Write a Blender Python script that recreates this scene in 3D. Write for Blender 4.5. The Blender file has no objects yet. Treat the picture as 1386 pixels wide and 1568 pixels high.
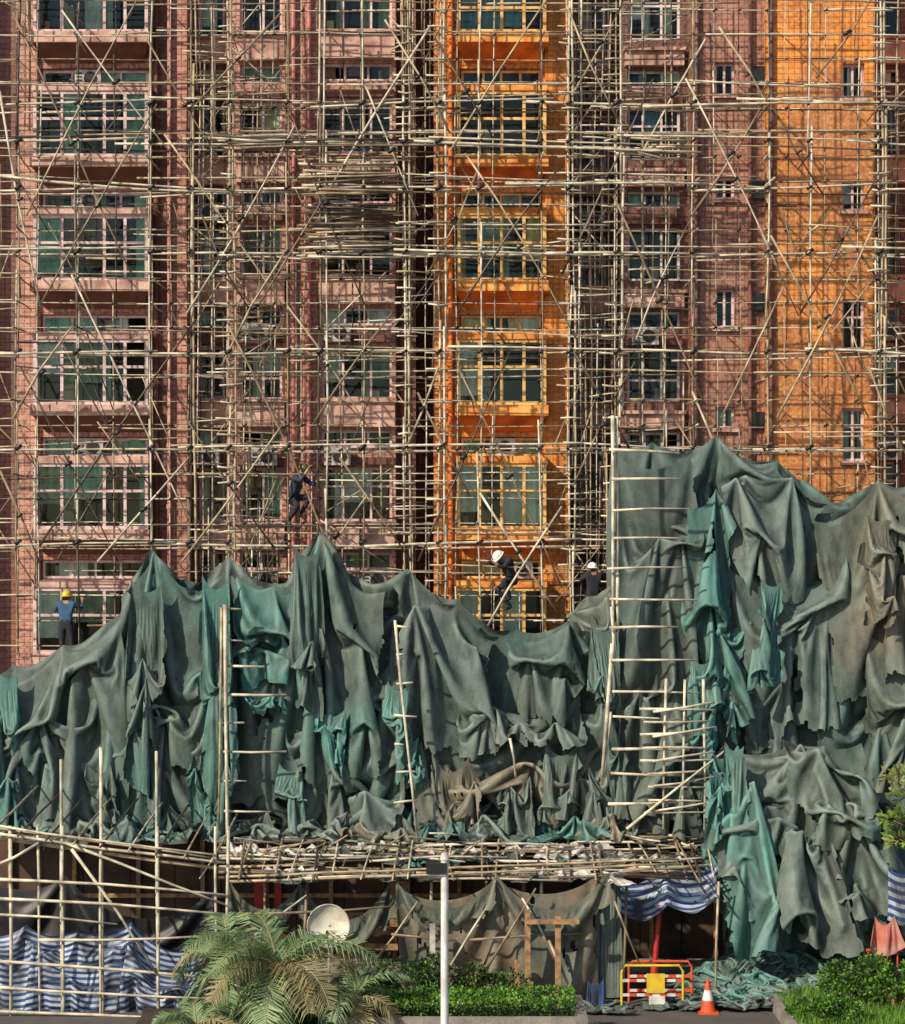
import bpy, math, random, time
import numpy as np
from mathutils import Vector, Matrix, noise
T0=time.time()
random.seed(7); rng=np.random.default_rng(7)
R=random.uniform
sc=bpy.context.scene
CAMY=-50.0; F=3000.0
def W(px,py,y=0.0):
    d=y-CAMY
    return Vector(((px-693)*d/F, y, 10-(py-853)*d/F))
def FX(px): return (px-693)/60.0
def FZ(py): return 10-(py-853)/60.0

# ---------------------------------------------------------------- materials
def mk(name):
    m=bpy.data.materials.new(name); m.use_nodes=True
    nt=m.node_tree; nt.nodes.clear()
    o=nt.nodes.new('ShaderNodeOutputMaterial'); b=nt.nodes.new('ShaderNodeBsdfPrincipled')
    nt.links.new(b.outputs[0],o.inputs[0])
    return m,nt,b,o
def N(nt,t,**k):
    n=nt.nodes.new(t)
    for a,v in k.items(): setattr(n,a,v)
    return n
def mixc(nt,fac,a,b,mode='MIX'):
    n=nt.nodes.new('ShaderNodeMix'); n.data_type='RGBA'; n.blend_type=mode
    for inp,v in ((n.inputs[0],fac),(n.inputs[6],a),(n.inputs[7],b)):
        if isinstance(v,(int,float)): inp.default_value=v
        elif isinstance(v,(tuple,list)): inp.default_value=(*v,1) if len(v)==3 else v
        else: nt.links.new(v,inp)
    return n.outputs[2]
def noisef(nt,scale,lo=0.35,hi=0.65,vec=None,detail=3,stretch=None,coord='Object',ntype=None):
    if vec is None:
        tc=N(nt,'ShaderNodeTexCoord'); vec=tc.outputs[coord]
    if stretch:
        mp=N(nt,'ShaderNodeMapping'); mp.inputs['Scale'].default_value=stretch
        nt.links.new(vec,mp.inputs[0]); vec=mp.outputs[0]
    n=N(nt,'ShaderNodeTexNoise'); n.inputs['Scale'].default_value=scale; n.inputs['Detail'].default_value=detail
    if ntype: n.noise_type=ntype
    nt.links.new(vec,n.inputs['Vector'])
    r=N(nt,'ShaderNodeMapRange'); r.inputs[1].default_value=lo; r.inputs[2].default_value=hi
    nt.links.new(n.outputs[0],r.inputs[0])
    return r.outputs[0]
def bump(nt,b,h,strength=0.3,dist=0.02,prev=None):
    bp=N(nt,'ShaderNodeBump'); bp.inputs['Strength'].default_value=strength; bp.inputs['Distance'].default_value=dist
    nt.links.new(h,bp.inputs['Height'])
    if prev: nt.links.new(prev,bp.inputs['Normal'])
    nt.links.new(bp.outputs[0],b.inputs['Normal']); return bp.outputs[0]
def simple(name,c1,c2=None,scale=3,rough=0.7,bs=0.0,metal=0,stretch=None):
    m,nt,b,o=mk(name)
    if c2 is None: c2=tuple(x*0.65 for x in c1)
    f=noisef(nt,scale,stretch=stretch)
    nt.links.new(mixc(nt,f,c1,c2),b.inputs['Base Color'])
    b.inputs['Roughness'].default_value=rough; b.inputs['Metallic'].default_value=metal
    if bs: bump(nt,b,noisef(nt,scale*8),bs)
    return m
def brick(name,c1,c2,mortar,grime,gcol=(0.05,0.035,0.03),light_patch=None,plo=.5,phi=.62):
    m,nt,b,o=mk(name)
    tc=N(nt,'ShaderNodeTexCoord'); sp=N(nt,'ShaderNodeSeparateXYZ'); nt.links.new(tc.outputs['Object'],sp.inputs[0])
    ad=N(nt,'ShaderNodeMath',operation='ADD'); nt.links.new(sp.outputs[0],ad.inputs[0]); nt.links.new(sp.outputs[1],ad.inputs[1])
    cb=N(nt,'ShaderNodeCombineXYZ'); nt.links.new(ad.outputs[0],cb.inputs[0]); nt.links.new(sp.outputs[2],cb.inputs[1])
    br=N(nt,'ShaderNodeTexBrick'); br.offset=0.0
    br.inputs['Scale'].default_value=1; br.inputs['Brick Width'].default_value=0.145; br.inputs['Row Height'].default_value=0.145
    br.inputs['Mortar Size'].default_value=0.014; br.inputs['Mortar Smooth'].default_value=0.3; br.inputs['Bias'].default_value=-0.1
    br.inputs['Color1'].default_value=(*c1,1); br.inputs['Color2'].default_value=(*c2,1); br.inputs['Mortar'].default_value=(*mortar,1)
    nt.links.new(cb.outputs[0],br.inputs['Vector'])
    col=br.outputs[0]
    if light_patch:
        pf=noisef(nt,0.33,plo,phi,detail=5,stretch=(1.4,1,.55))  # large blotches paint patchy sun and shade into the tile colour
        pm=N(nt,'ShaderNodeMath',operation='MULTIPLY'); nt.links.new(pf,pm.inputs[0]); pm.inputs[1].default_value=.85
        col=mixc(nt,pm.outputs[0],col,light_patch)
    g1=noisef(nt,0.5,0.42,0.70,detail=6); g2=noisef(nt,1.0,0.46,0.66,stretch=(3.0,3.0,0.16),detail=5)
    mx=N(nt,'ShaderNodeMath',operation='MAXIMUM'); nt.links.new(g1,mx.inputs[0]); nt.links.new(g2,mx.inputs[1])
    ml=N(nt,'ShaderNodeMath',operation='MULTIPLY'); nt.links.new(mx.outputs[0],ml.inputs[0]); ml.inputs[1].default_value=grime; ml.use_clamp=True
    c=mixc(nt,ml.outputs[0],col,gcol)
    f5=noisef(nt,3.2,0.5,0.68,detail=5)
    ml5=N(nt,'ShaderNodeMath',operation='MULTIPLY'); nt.links.new(f5,ml5.inputs[0]); ml5.inputs[1].default_value=.4
    c=mixc(nt,ml5.outputs[0],c,gcol)
    f3=noisef(nt,11,0.45,0.7,detail=2)
    c=mixc(nt,f3,c,mixc(nt,0.4,c,(min(1,c1[0]*1.4),c1[1]*1.6,c1[2]*1.7)))
    nt.links.new(c,b.inputs['Base Color']); b.inputs['Roughness'].default_value=0.6
    bump(nt,b,br.outputs[1],-0.5,0.012)
    return m
M={}
M['pink']=brick('salmon_tile',(0.66,0.335,0.24),(0.50,0.22,0.155),(0.17,0.085,0.06),0.62,(0.08,0.045,0.035))
M['pinkw']=brick('brown_tile',(0.50,0.23,0.155),(0.37,0.16,0.105),(0.15,0.07,0.05),0.65,light_patch=(0.66,0.23,0.08),plo=.5,phi=.68)  # orange blotches are stray sunlight put into the brown tile
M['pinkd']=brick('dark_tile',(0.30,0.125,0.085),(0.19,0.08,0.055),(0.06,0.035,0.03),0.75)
M['red']=brick('rose_tile',(0.64,0.285,0.20),(0.46,0.18,0.125),(0.15,0.07,0.05),0.6,(0.08,0.04,0.03))
M['orange']=brick('sunlit_orange_tile',(1.0,0.36,0.055),(0.88,0.25,0.03),(0.38,0.1,0.02),0.7,(0.18,0.05,0.015),light_patch=(0.72,0.21,0.04),plo=.48,phi=.68)  # warm sunlight on the centre column, painted as tile colour
M['sunlitw']=brick('sunlit_amber_tile',(1.0,0.37,0.075),(0.86,0.26,0.045),(0.40,0.12,0.03),0.7,(0.20,0.06,0.022),light_patch=(0.50,0.19,0.085),plo=.45,phi=.58)  # right wall: low sun painted into the tile, brown blotches as its gaps
M['band']=simple('painted_render',(0.74,0.48,0.38),(0.36,0.19,0.145),2.5,0.8,0.2)
M['band_lit']=simple('painted_render_sunlit',(1.0,0.48,0.12),(0.6,0.17,0.03),2.5,0.8,0.2)  # sunlit copy of the band, warm light in the base colour
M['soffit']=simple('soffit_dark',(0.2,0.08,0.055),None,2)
M['soffit_lit']=simple('soffit_sunlit',(0.95,0.25,0.03),(0.5,0.11,0.02),2)  # soffit recoloured as if sunlit
M['frame']=simple('window_frame_paint',(0.8,0.62,0.59),(0.5,0.34,0.32),4,0.5)
M['framew']=simple('window_frame_white',(0.78,0.7,0.68),(0.48,0.41,0.39),4,0.5)
M['frame_lit']=simple('window_frame_sunlit',(0.95,0.6,0.19),(0.55,0.3,0.09),4,0.5)  # frame paint with the sun's warmth mixed into its colour
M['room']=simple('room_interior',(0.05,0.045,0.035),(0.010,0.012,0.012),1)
M['cur0']=simple('curtain_mint',(0.42,0.70,0.56),(0.22,0.46,0.37),3)
M['cur1']=simple('curtain_white',(0.85,0.87,0.78),(0.55,0.6,0.52),3)
M['cur2']=simple('curtain_cream',(0.9,0.7,0.28),(0.6,0.44,0.14),3)
M['cur3']=simple('curtain_sage',(0.45,0.52,0.36),(0.24,0.32,0.2),3)
M['cur4']=simple('curtain_blue',(0.25,0.45,0.5),(0.1,0.24,0.3),3)
M['cur5']=simple('curtain_brown',(0.3,0.18,0.1),(0.16,0.09,0.05),3)
M['pipe']=simple('drain_pipe_pink',(0.6,0.23,0.2),(0.32,0.1,0.09),3,0.5)
M['acw']=simple('ac_casing',(0.6,0.57,0.52),(0.3,0.28,0.25),5,0.5)
M['dark']=simple('dark_plastic',(0.02,0.02,0.022),None,5,0.5)
m,nt,b,o=mk('window_glass')
tr=N(nt,'ShaderNodeBsdfTransparent'); tr.inputs[0].default_value=(0.88,0.97,0.91,1)
gl=N(nt,'ShaderNodeBsdfGlossy'); gl.inputs['Roughness'].default_value=0.06; gl.inputs[0].default_value=(.7,.8,.72,1)
fr=N(nt,'ShaderNodeFresnel'); fr.inputs[0].default_value=1.55
ms=N(nt,'ShaderNodeMixShader'); nt.links.new(fr.outputs[0],ms.inputs[0]); nt.links.new(tr.outputs[0],ms.inputs[1]); nt.links.new(gl.outputs[0],ms.inputs[2]); nt.links.new(ms.outputs[0],o.inputs[0])
M['glass']=m
def bam(n,c): return simple(n,c,tuple(x*0.4 for x in c),3,0.45)
BAM=[bam('bamboo_cream',(0.74,0.67,0.50)),bam('bamboo_straw',(0.54,0.43,0.27)),bam('bamboo_tan',(0.32,0.23,0.14)),bam('bamboo_aged',(0.10,0.07,0.05)),simple('tie_black',(0.015,0.015,0.015),None,5,0.5)]
def netmat(name,a,bc,brown,bfac=0.5,teal=(0.42,0.64),transl=.15,crest_mix=.42):
    m,nt,b,o=mk(name)
    f=noisef(nt,0.6,*teal,detail=5); c=mixc(nt,f,a,bc)
    f2=noisef(nt,0.33,0.45,0.62,detail=4,stretch=(1,1,0.6))
    ml=N(nt,'ShaderNodeMath',operation='MULTIPLY'); nt.links.new(f2,ml.inputs[0]); ml.inputs[1].default_value=bfac
    c=mixc(nt,ml.outputs[0],c,brown)
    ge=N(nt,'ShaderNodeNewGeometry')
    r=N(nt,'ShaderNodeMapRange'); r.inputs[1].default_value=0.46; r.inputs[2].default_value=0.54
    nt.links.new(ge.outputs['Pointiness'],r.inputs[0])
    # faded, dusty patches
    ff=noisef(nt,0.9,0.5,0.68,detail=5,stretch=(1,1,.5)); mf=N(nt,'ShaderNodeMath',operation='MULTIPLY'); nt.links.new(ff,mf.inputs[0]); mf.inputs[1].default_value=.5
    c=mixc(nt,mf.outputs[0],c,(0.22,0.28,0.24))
    crest_light=mixc(nt,crest_mix,c,(0.34,0.46,0.40)); crease_shade=mixc(nt,0.85,c,(0.005,0.009,0.007))  # fold highlights painted pale on crests, fold shade painted dark in creases
    c2=mixc(nt,r.outputs[0],crease_shade,crest_light)
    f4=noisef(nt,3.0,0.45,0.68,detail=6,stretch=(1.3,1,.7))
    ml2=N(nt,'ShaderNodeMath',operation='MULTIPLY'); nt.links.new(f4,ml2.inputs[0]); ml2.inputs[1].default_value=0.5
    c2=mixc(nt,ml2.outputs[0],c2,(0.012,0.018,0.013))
    nt.links.new(c2,b.inputs['Base Color']); b.inputs['Roughness'].default_value=0.65
    p=bump(nt,b,noisef(nt,1.5,0.0,1.0,detail=2.5,ntype='RIDGED_MULTIFRACTAL',stretch=(1.8,1,.5)),0.55,0.10)
    bump(nt,b,noisef(nt,16,0.2,0.8,detail=2),0.3,0.02,p)
    t=N(nt,'ShaderNodeBsdfTranslucent'); nt.links.new(c2,t.inputs[0])
    s=N(nt,'ShaderNodeMixShader'); s.inputs[0].default_value=transl
    nt.links.new(b.outputs[0],s.inputs[1]); nt.links.new(t.outputs[0],s.inputs[2]); nt.links.new(s.outputs[0],o.inputs[0])
    return m
NET=netmat('debris_net_green',(0.085,0.13,0.11),(0.03,0.22,0.18),(0.15,0.115,0.06),0.6)
NETT=netmat('debris_net_teal',(0.04,0.26,0.22),(0.015,0.40,0.35),(0.09,0.13,0.10),0.3)
NETD=netmat('debris_net_dark',(0.055,0.08,0.07),(0.03,0.14,0.12),(0.11,0.085,0.045),0.75)
NETG=netmat('debris_net_grey',(0.15,0.185,0.16),(0.08,0.17,0.145),(0.17,0.14,0.09),0.5)
NETB=netmat('debris_net_brown',(0.16,0.13,0.075),(0.07,0.13,0.09),(0.36,0.19,0.075),0.9)
m,nt,b,o=mk('striped_tarpaulin')
tc=N(nt,'ShaderNodeTexCoord'); sp=N(nt,'ShaderNodeSeparateXYZ'); nt.links.new(tc.outputs['UV'],sp.inputs[0])
fr=N(nt,'ShaderNodeMath',operation='FRACT'); nt.links.new(sp.outputs[1],fr.inputs[0])
gt=N(nt,'ShaderNodeMath',operation='GREATER_THAN'); gt.inputs[1].default_value=0.5; nt.links.new(fr.outputs[0],gt.inputs[0])
c=mixc(nt,gt.outputs[0],(0.03,0.07,0.2),(0.42,0.48,0.54)); c=mixc(nt,noisef(nt,2,0.42,0.68,detail=5),c,(0.035,0.035,0.04))
nt.links.new(c,b.inputs['Base Color']); b.inputs['Roughness'].default_value=0.45
bump(nt,b,noisef(nt,1.8,0.0,1.0,detail=3,ntype='RIDGED_MULTIFRACTAL'),0.7,0.08)
TARP=m

# ---------------------------------------------------------------- mesh builder
class MB:
    def __init__(s): s.v=[];s.f=[];s.m=[];s.mats=[]
    def mi(s,mat):
        if mat not in s.mats: s.mats.append(mat)
        return s.mats.index(mat)
    def face(s,vs,mat):
        i=len(s.v); s.v.extend([tuple(p) for p in vs]); s.f.append(tuple(range(i,i+len(vs)))); s.m.append(s.mi(mat))
    def box(s,x0,x1,y0,y1,z0,z1,mat):
        if x0>x1:x0,x1=x1,x0
        if y0>y1:y0,y1=y1,y0
        if z0>z1:z0,z1=z1,z0
        i=len(s.v); s.v+=[(x0,y0,z0),(x1,y0,z0),(x1,y1,z0),(x0,y1,z0),(x0,y0,z1),(x1,y0,z1),(x1,y1,z1),(x0,y1,z1)]
        for q in ((0,3,2,1),(4,5,6,7),(0,1,5,4),(1,2,6,5),(2,3,7,6),(3,0,4,7)):
            s.f.append(tuple(i+k for k in q)); s.m.append(s.mi(mat))
    def tube(s,pts,r0,r1,mat,n=6,caps=True):
        pts=[Vector(p) for p in pts]; L=len(pts); i0=len(s.v); k=s.mi(mat)
        for j,p in enumerate(pts):
            d=(pts[min(j+1,L-1)]-pts[max(j-1,0)]).normalized()
            a=d.cross(Vector((0,0,1)) if abs(d.z)<0.9 else Vector((1,0,0))).normalized(); b2=d.cross(a)
            r=r0+(r1-r0)*j/max(1,L-1)
            for q in range(n):
                an=2*math.pi*q/n; s.v.append(tuple(p+a*math.cos(an)*r+b2*math.sin(an)*r))
        for j in range(L-1):
            for q in range(n):
                a0=i0+j*n+q; a1=i0+j*n+(q+1)%n
                s.f.append((a0,a1,a1+n,a0+n)); s.m.append(k)
        if caps:
            s.f.append(tuple(i0+q for q in range(n))[::-1]); s.m.append(k)
            s.f.append(tuple(i0+(L-1)*n+q for q in range(n))); s.m.append(k)
    def obj(s,name,parent=None,smooth=False):
        me=bpy.data.meshes.new(name); me.from_pydata(s.v,[],s.f)
        for m in s.mats: me.materials.append(m)
        me.polygons.foreach_set('material_index',s.m)
        if smooth: me.polygons.foreach_set('use_smooth',[True]*len(s.f))
        me.update(); ob=bpy.data.objects.new(name,me); sc.collection.objects.link(ob)
        if parent: ob.parent=parent
        return ob
def empty(name,loc=(0,0,0)):
    e=bpy.data.objects.new(name,None); e.location=loc; sc.collection.objects.link(e); return e

# ---------------------------------------------------------------- apartment building
bld=empty('apartment_building')
wl=MB(); wf=MB(); gs=MB(); cu=MB(); ex=MB()
TOP=FZ(-900)
def curtain(x0,x1,z0,z1,y,mat):
    n=max(4,int((x1-x0)/0.055)); k=cu.mi(mat); i=len(cu.v)
    ph=R(0,6); fq=R(.7,1.1)
    for j in range(n+1):
        x=x0+(x1-x0)*j/n; yy=y+0.045*math.sin(j*fq+ph)+R(-.015,.015)
        cu.v+=[(x,yy,z0+R(-.01,.01)),(x,yy,z1)]
    for j in range(n):
        a=i+2*j; cu.f.append((a,a+2,a+3,a+1)); cu.m.append(k)
def win(x0,x1,z0,z1,y,cols,trans=None,fm='frame',cp=0.6,cset=(0,1,3,4),fw=0.065):
    fm=M[fm]
    wf.box(x0,x1,y,y+0.09,z0,z0+fw,fm); wf.box(x0,x1,y,y+0.09,z1-fw,z1,fm)
    wf.box(x0,x0+fw,y+0.003,y+0.087,z0+fw,z1-fw,fm); wf.box(x1-fw,x1,y+0.003,y+0.087,z0+fw,z1-fw,fm)
    w=x1-x0
    edges=[x0+fw]
    for c in cols:
        xc=x0+w*c; wf.box(xc-fw*.45,xc+fw*.45,y+0.006,y+0.084,z0+fw,z1-fw,fm); edges.append(xc)
    edges.append(x1-fw)
    if trans:
        for t in (trans if isinstance(trans,(list,tuple)) else [trans]):
            zt=z1-(z1-z0)*t; wf.box(x0+fw,x1-fw,y+0.009,y+0.081,zt-fw*.4,zt+fw*.4,fm)
    for a,b in zip(edges[:-1],edges[1:]):
        tl=R(-.012,.012)
        if random.random()<.06: continue
        gs.face([(a,y+0.04,z0),(b,y+0.04+tl,z0),(b,y+0.04+tl+R(-.008,.008),z1),(a,y+0.04,z1)],M['glass'])
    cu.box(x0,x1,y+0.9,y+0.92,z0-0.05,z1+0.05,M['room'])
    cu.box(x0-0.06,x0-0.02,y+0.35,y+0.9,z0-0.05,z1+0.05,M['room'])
    for _ in range(int(w*1.8)):
        if random.random()<.45:
            xx=R(x0+.1,x1-.25); cu.box(xx,xx+R(.06,.25),y+.2,y+.34,z0+fw,z0+fw+R(.08,.35),M[random.choice(['acw','cur4','cur2','band','cur5','pipe'])])
    if random.random()<cp:
        mat=M['cur%d'%random.choice(cset)]
        for a,b in zip(edges[:-1],edges[1:]):
            mm=mat if random.random()<.8 else M['cur%d'%random.choice((1,5,3))]
            if random.random()<0.78:
                if random.random()<0.5:
                    s=R(.25,.7)
                    if random.random()<.5: curtain(a,a+(b-a)*s,z0+.03,z1-.02,y+0.1,mm)
                    else: curtain(b-(b-a)*s,b,z0+.03,z1-.02,y+0.1,mm)
                else: curtain(a,b,z0+R(.02,(z1-z0)*.5),z1-.02,y+0.1,mm)
def column(p0,p1,y,mat,wx=None,ops=(),th=0.4,bot=FZ(1453)):
    x0,x1=FX(p0),FX(p1)
    if wx is None: wl.box(x0,x1,y,y+3.2,bot,TOP,M[mat]); return
    a,b=FX(wx[0]),FX(wx[1])
    if a>x0+.01: wl.box(x0,a,y,y+3.2,bot,TOP,M[mat])
    if b<x1-.01: wl.box(b,x1,y,y+3.2,bot,TOP,M[mat])
    zs=TOP
    for (q0,q1) in sorted(ops):
        z1,z0=FZ(q0),FZ(q1)
        wl.box(a,b,y+0.004,y+0.8,z1,zs,M[mat]); zs=z0
    wl.box(a,b,y+0.004,y+0.8,bot,zs,M[mat])
def acunit(xa,z,y):
    ex.box(xa,xa+.66,y-.42,y-.05,z,z+.44,M['acw'])
    ex.tube([(xa+.4,y-.424,z+.22),(xa+.4,y-.436,z+.22)],.17,.17,M['dark'],12)
    for q in range(4): ex.box(xa+.04,xa+.18,y-.43,y-.421,z+.06+q*.09,z+.1+q*.09,M['dark'])
    ex.box(xa+.05,xa+.1,y-.4,y,z-.12,z-.003,M['dark']); ex.box(xa+.55,xa+.6,y-.4,y,z-.12,z-.003,M['dark'])
ROWS=[67+188*k for k in range(-3,7)]
def bay(p0,p1,fm,bandm,brickm,soff,cset,cols,cp=0.7):
    x0,x1=FX(p0),FX(p1)
    ops=[]
    for B in ROWS: ops+= [(B+38,B+68),(B+80,B+180)]
    column(p0,p1,0.0,brickm,(p0+4,p1-4),ops)
    for B in ROWS:
        wl.box(x0-.05,x1+.05,-0.72,0.0,FZ(B+8),FZ(B-8),M[bandm])
        zt,zb=FZ(B+8),FZ(B+30)
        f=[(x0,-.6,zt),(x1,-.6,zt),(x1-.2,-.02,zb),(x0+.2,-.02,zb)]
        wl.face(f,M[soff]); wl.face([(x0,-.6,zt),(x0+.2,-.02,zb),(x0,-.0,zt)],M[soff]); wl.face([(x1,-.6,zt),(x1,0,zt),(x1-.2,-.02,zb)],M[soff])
        wl.box(x0-.02,x1+.02,-0.62,0.0,FZ(B+80),FZ(B+69),M[bandm])
        win(FX(p0+6),FX(p1-6),FZ(B+67),FZ(B+39),0.12,[.28,.5,.74],None,fm,cp,cset)
        win(x0,x1,FZ(B+180),FZ(B+80),-0.58,cols,random.choice([.42,.42,[.2,.62]]),fm,cp,cset,0.085)
        for xs in (x0,x1-.07):
            wf.box(xs+.002,xs+.068,-.49,0,FZ(B+178),FZ(B+172),M[fm]); wf.box(xs+.002,xs+.068,-.06,0,FZ(B+172),FZ(B+81),M[fm])
            gs.face([(xs+.03,-.49,FZ(B+178)),(xs+.03,-.06,FZ(B+178)),(xs+.03,-.06,FZ(B+81)),(xs+.03,-.49,FZ(B+81))],M['glass'])
        if random.random()<.4: acunit(R(x0+.2,x1-.9),FZ(B+67),.35)
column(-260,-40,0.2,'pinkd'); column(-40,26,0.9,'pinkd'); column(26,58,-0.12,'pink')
bay(58,232,'frame','band','red','soffit',(0,1,0,0,3),[.25,.62,.8],.95)
column(232,258,0.05,'pinkd'); column(258,288,-0.22,'red')
def panelcol(p0,p1,y,mat,wx,off,fm,cols,cset,band='band',cp=.5,ph=38):
    ops=[]
    for B in ROWS: ops+=[(B+off+5,B+off+32),(B+off+62,B+off+145)]
    column(p0,p1,y,mat,wx,ops)
    a,b=FX(wx[0]),FX(wx[1])
    for B in ROWS:
        win(a,b,FZ(B+off+32),FZ(B+off+5),y+.12,[.5] if b-a<1.2 else [.33,.66],None,fm,cp,cset)
        win(a,b,FZ(B+off+145),FZ(B+off+62),y+.12,cols,random.choice([.35,.6,None]),fm,cp,cset)
        wl.box(a-.08,b+.08,y-.22,y-.0,FZ(B+off),FZ(B+off-ph),M[band])
        wl.box(a-.12,b+.12,y-.32,y-.0,FZ(B+off-ph),FZ(B+off-ph-5),M[band])
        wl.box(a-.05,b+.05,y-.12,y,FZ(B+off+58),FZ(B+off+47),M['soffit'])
        if random.random()<.6: acunit(random.choice([a+.1,b-.75]),FZ(B+off+60),y-.1)
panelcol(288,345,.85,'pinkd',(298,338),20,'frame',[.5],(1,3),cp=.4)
panelcol(345,440,.35,'pink',(365,430),22,'frame',[.55],(1,3,0),cp=.4)
column(440,486,0.0,'red')
panelcol(486,606,.15,'pink',(492,600),22,'frame',[.3,.7],(3,0,1,5),cp=.5)
column(606,636,.55,'pinkd'); column(636,664,2.4,'pinkd')
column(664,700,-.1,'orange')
bay(700,835,'frame_lit','band_lit','orange','soffit_lit',(2,1,2,4,3),[.25,.5,.75],.9)
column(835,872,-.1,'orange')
panelcol(872,955,2.4,'pinkd',(890,940),20,'frame',[.5],(1,3),cp=.3)
panelcol(955,1060,.9,'pinkd',(966,1048),22,'framew',[.3,.65],(1,0,4),cp=.7,ph=22)
def wallcol(p0,p1,y,mat,wx,ops,fm):
    column(p0,p1,y,mat,wx,ops)
    a,b=FX(wx[0]),FX(wx[1])
    for q0,q1 in ops:
        win(a,b,FZ(q1),FZ(q0),y+.15,[.5],.35 if q1-q0>60 else None,fm,.5,(1,0,4))
        wl.box(a-.08,b+.08,y-.1,y,FZ(q1+6),FZ(q1),M['band'])
    for q0,q1 in ops:
        if mat=='pinkw':
            ex.box(b+.35,b+.75,y-.12,y,FZ(q0+35),FZ(q0+8),M['dark'])
wallcol(1060,1172,.2,'pinkw',(1097,1127),[(95-376,140-376),(95-188,140-188),(92,142),(268,302),(440,500),(622,655),(812,860)],'frame')
wallcol(1172,1340,-.02,'sunlitw',(1290,1324),[(-280,-230),(-90,-40),(97,150),(280,322),(458,535),(625,706),(812,860)],'frame')
panelcol(1340,1420,1.5,'pinkd',(1350,1400),10,'framew',[.5],(1,0),cp=.6)
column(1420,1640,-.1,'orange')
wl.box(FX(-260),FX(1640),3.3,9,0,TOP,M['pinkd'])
for px,y,mt in ((450,-.08,'pipe'),(262,-.32,'pipe'),(240,-.02,'soffit'),(474,-.08,'pipe'),(615,.45,'soffit'),(1068,.1,'pinkd'),(1150,.1,'soffit'),(690,-.2,'soffit_lit'),(1180,-.1,'soffit')):
    x=FX(px); ex.tube([(x,y,0),(x,y,TOP)],.055,.055,M[mt],8)
    for k in range(14): ex.tube([(x,y,k*1.56+.3),(x,y,k*1.56+.42)],.075,.075,M[mt],8)
wl.obj('walls',bld); wf.obj('window_frames',bld); gs.obj('window_glass',bld); cu.obj('curtains_and_rooms',bld); ex.obj('pipes_and_air_conditioners',bld)

# ---------------------------------------------------------------- bamboo scaffolding
sf=MB()
RS=.86
def pole(a,b,r=.033,mi=None,bend=.03):
    a=Vector(a); b=Vector(b); L=(b-a).length; n=max(2,int(L/1.1))
    off=Vector((R(-1,1),R(-1,1),R(-1,1)))*bend
    pts=[a.lerp(b,i/n)+off*math.sin(math.pi*i/n)+Vector((R(-1,1),R(-1,1),R(-1,1)))*.012 for i in range(n+1)]
    if mi is None: mi=random.choices([0,1,2,3],[4.5,3.5,2.5,2])[0]
    r*=R(.8,1.12)*RS
    sf.tube(pts,r,r*R(.6,.9),BAM[mi],6)
def wpole(p,q,y,y2=None,r=.033,mi=None,bend=.03):
    pole(W(p[0],p[1],y),W(q[0],q[1],y if y2 is None else y2),r,mi,bend)
def tie(px,py,y,s=.06):
    c=W(px,py,y)
    s*=R(.7,1.2)
    sf.tube([c+Vector((-s,0,-s*.6)),c+Vector((s,0,s*.6))],s*.6,s*.5,BAM[4],5)
def hrow(py,x0,x1,y,r=.03,mi=None,jit=5,gap=0):
    x=x0-R(0,120)
    while x<x1:
        L=R(230,420); e=min(x+L,x1+R(0,30)); s=max(x,x0-R(0,30))
        if e-s>30 and random.random()>gap:
            wpole((s,py+R(-jit,jit)),(e,py+R(-jit,jit)),y+R(-.05,.05),r=r,mi=mi)
        x+=L-R(25,60)
def vrow(px,y0,y1,y,r=.035,mi=None,jit=4):
    v=y0-R(0,150)
    while v<y1:
        L=R(260,420); e=min(v+L,y1+R(0,20)); s=max(v,y0-R(0,30))
        if e-s>30: wpole((px+R(-jit,jit),s),(px+R(-jit,jit),e),y+R(-.05,.05),r=r,mi=mi)
        v+=L-R(25,60)
YI,YO=-1.0,-1.9
vin=[28,60,118,175,232,262,290,306,322,350,375,398,420,440,464,490,522,555,620,650,672,700,757,828,868,890,912,930,945,985,1020,1060,1095,1132,1175,1205,1240,1265,1312,1345,1375]
for px in vin: vrow(px,-60,1000,YI,r=.023 if px<1060 else .019)
VO=[28,118,232,290,350,440,490,555,620,672,735,828,872,945,1062,1175,1240,1348]
for px in VO:
    vrow(px,-60,960,YO,r=.033)
    if px in (290,350,490,620,672,872,945,1348): vrow(px+R(5,9),-60,960,YO-.05,r=.038,mi=random.choice([0,0,1]))
for i in range(28):
    py=-22+i*37.4
    hrow(py,-40,1430,YI,r=.022,jit=3,gap=.06,mi=random.choice([None,0,1]))
    if i%2==0: hrow(py+R(-8,8),-40,1430,YO,r=.026,jit=7,gap=.25)
    for px in vin:
        if random.random()<.6: tie(px,py,YI-.04,.045)
for py in (-10,157,215,287,385,538,685,830):
    hrow(py,-40,1430,YO-.08,r=.039,mi=0,jit=8); hrow(py+R(8,14),-40,1430,YI,r=.03,jit=6); hrow(py-R(5,12),-40,1430,YO+.25,r=.03,jit=10,gap=.4)
    for px in VO: tie(px,py,YO-.13,.08)
for (a,b,p,q) in ((350,212,640,220),(620,215,1060,232),(0,268,330,295),(620,385,900,392),(1000,160,1400,158)):
    wpole((a+R(-30,0),b+R(-3,3)),(p+R(0,30),q+R(-3,3)),YO-.1,r=.042,mi=0,bend=.08)
for px in VO:
    for i in range(26):
        if random.random()<.45:
            py=-22+i*37.4; x,_,z=W(px,py,YO)
            pole((x+R(-.1,.1),YO-R(.1,.5),z),(x+R(-.1,.1),-.2,z+R(-.05,.05)),.026)
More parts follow.
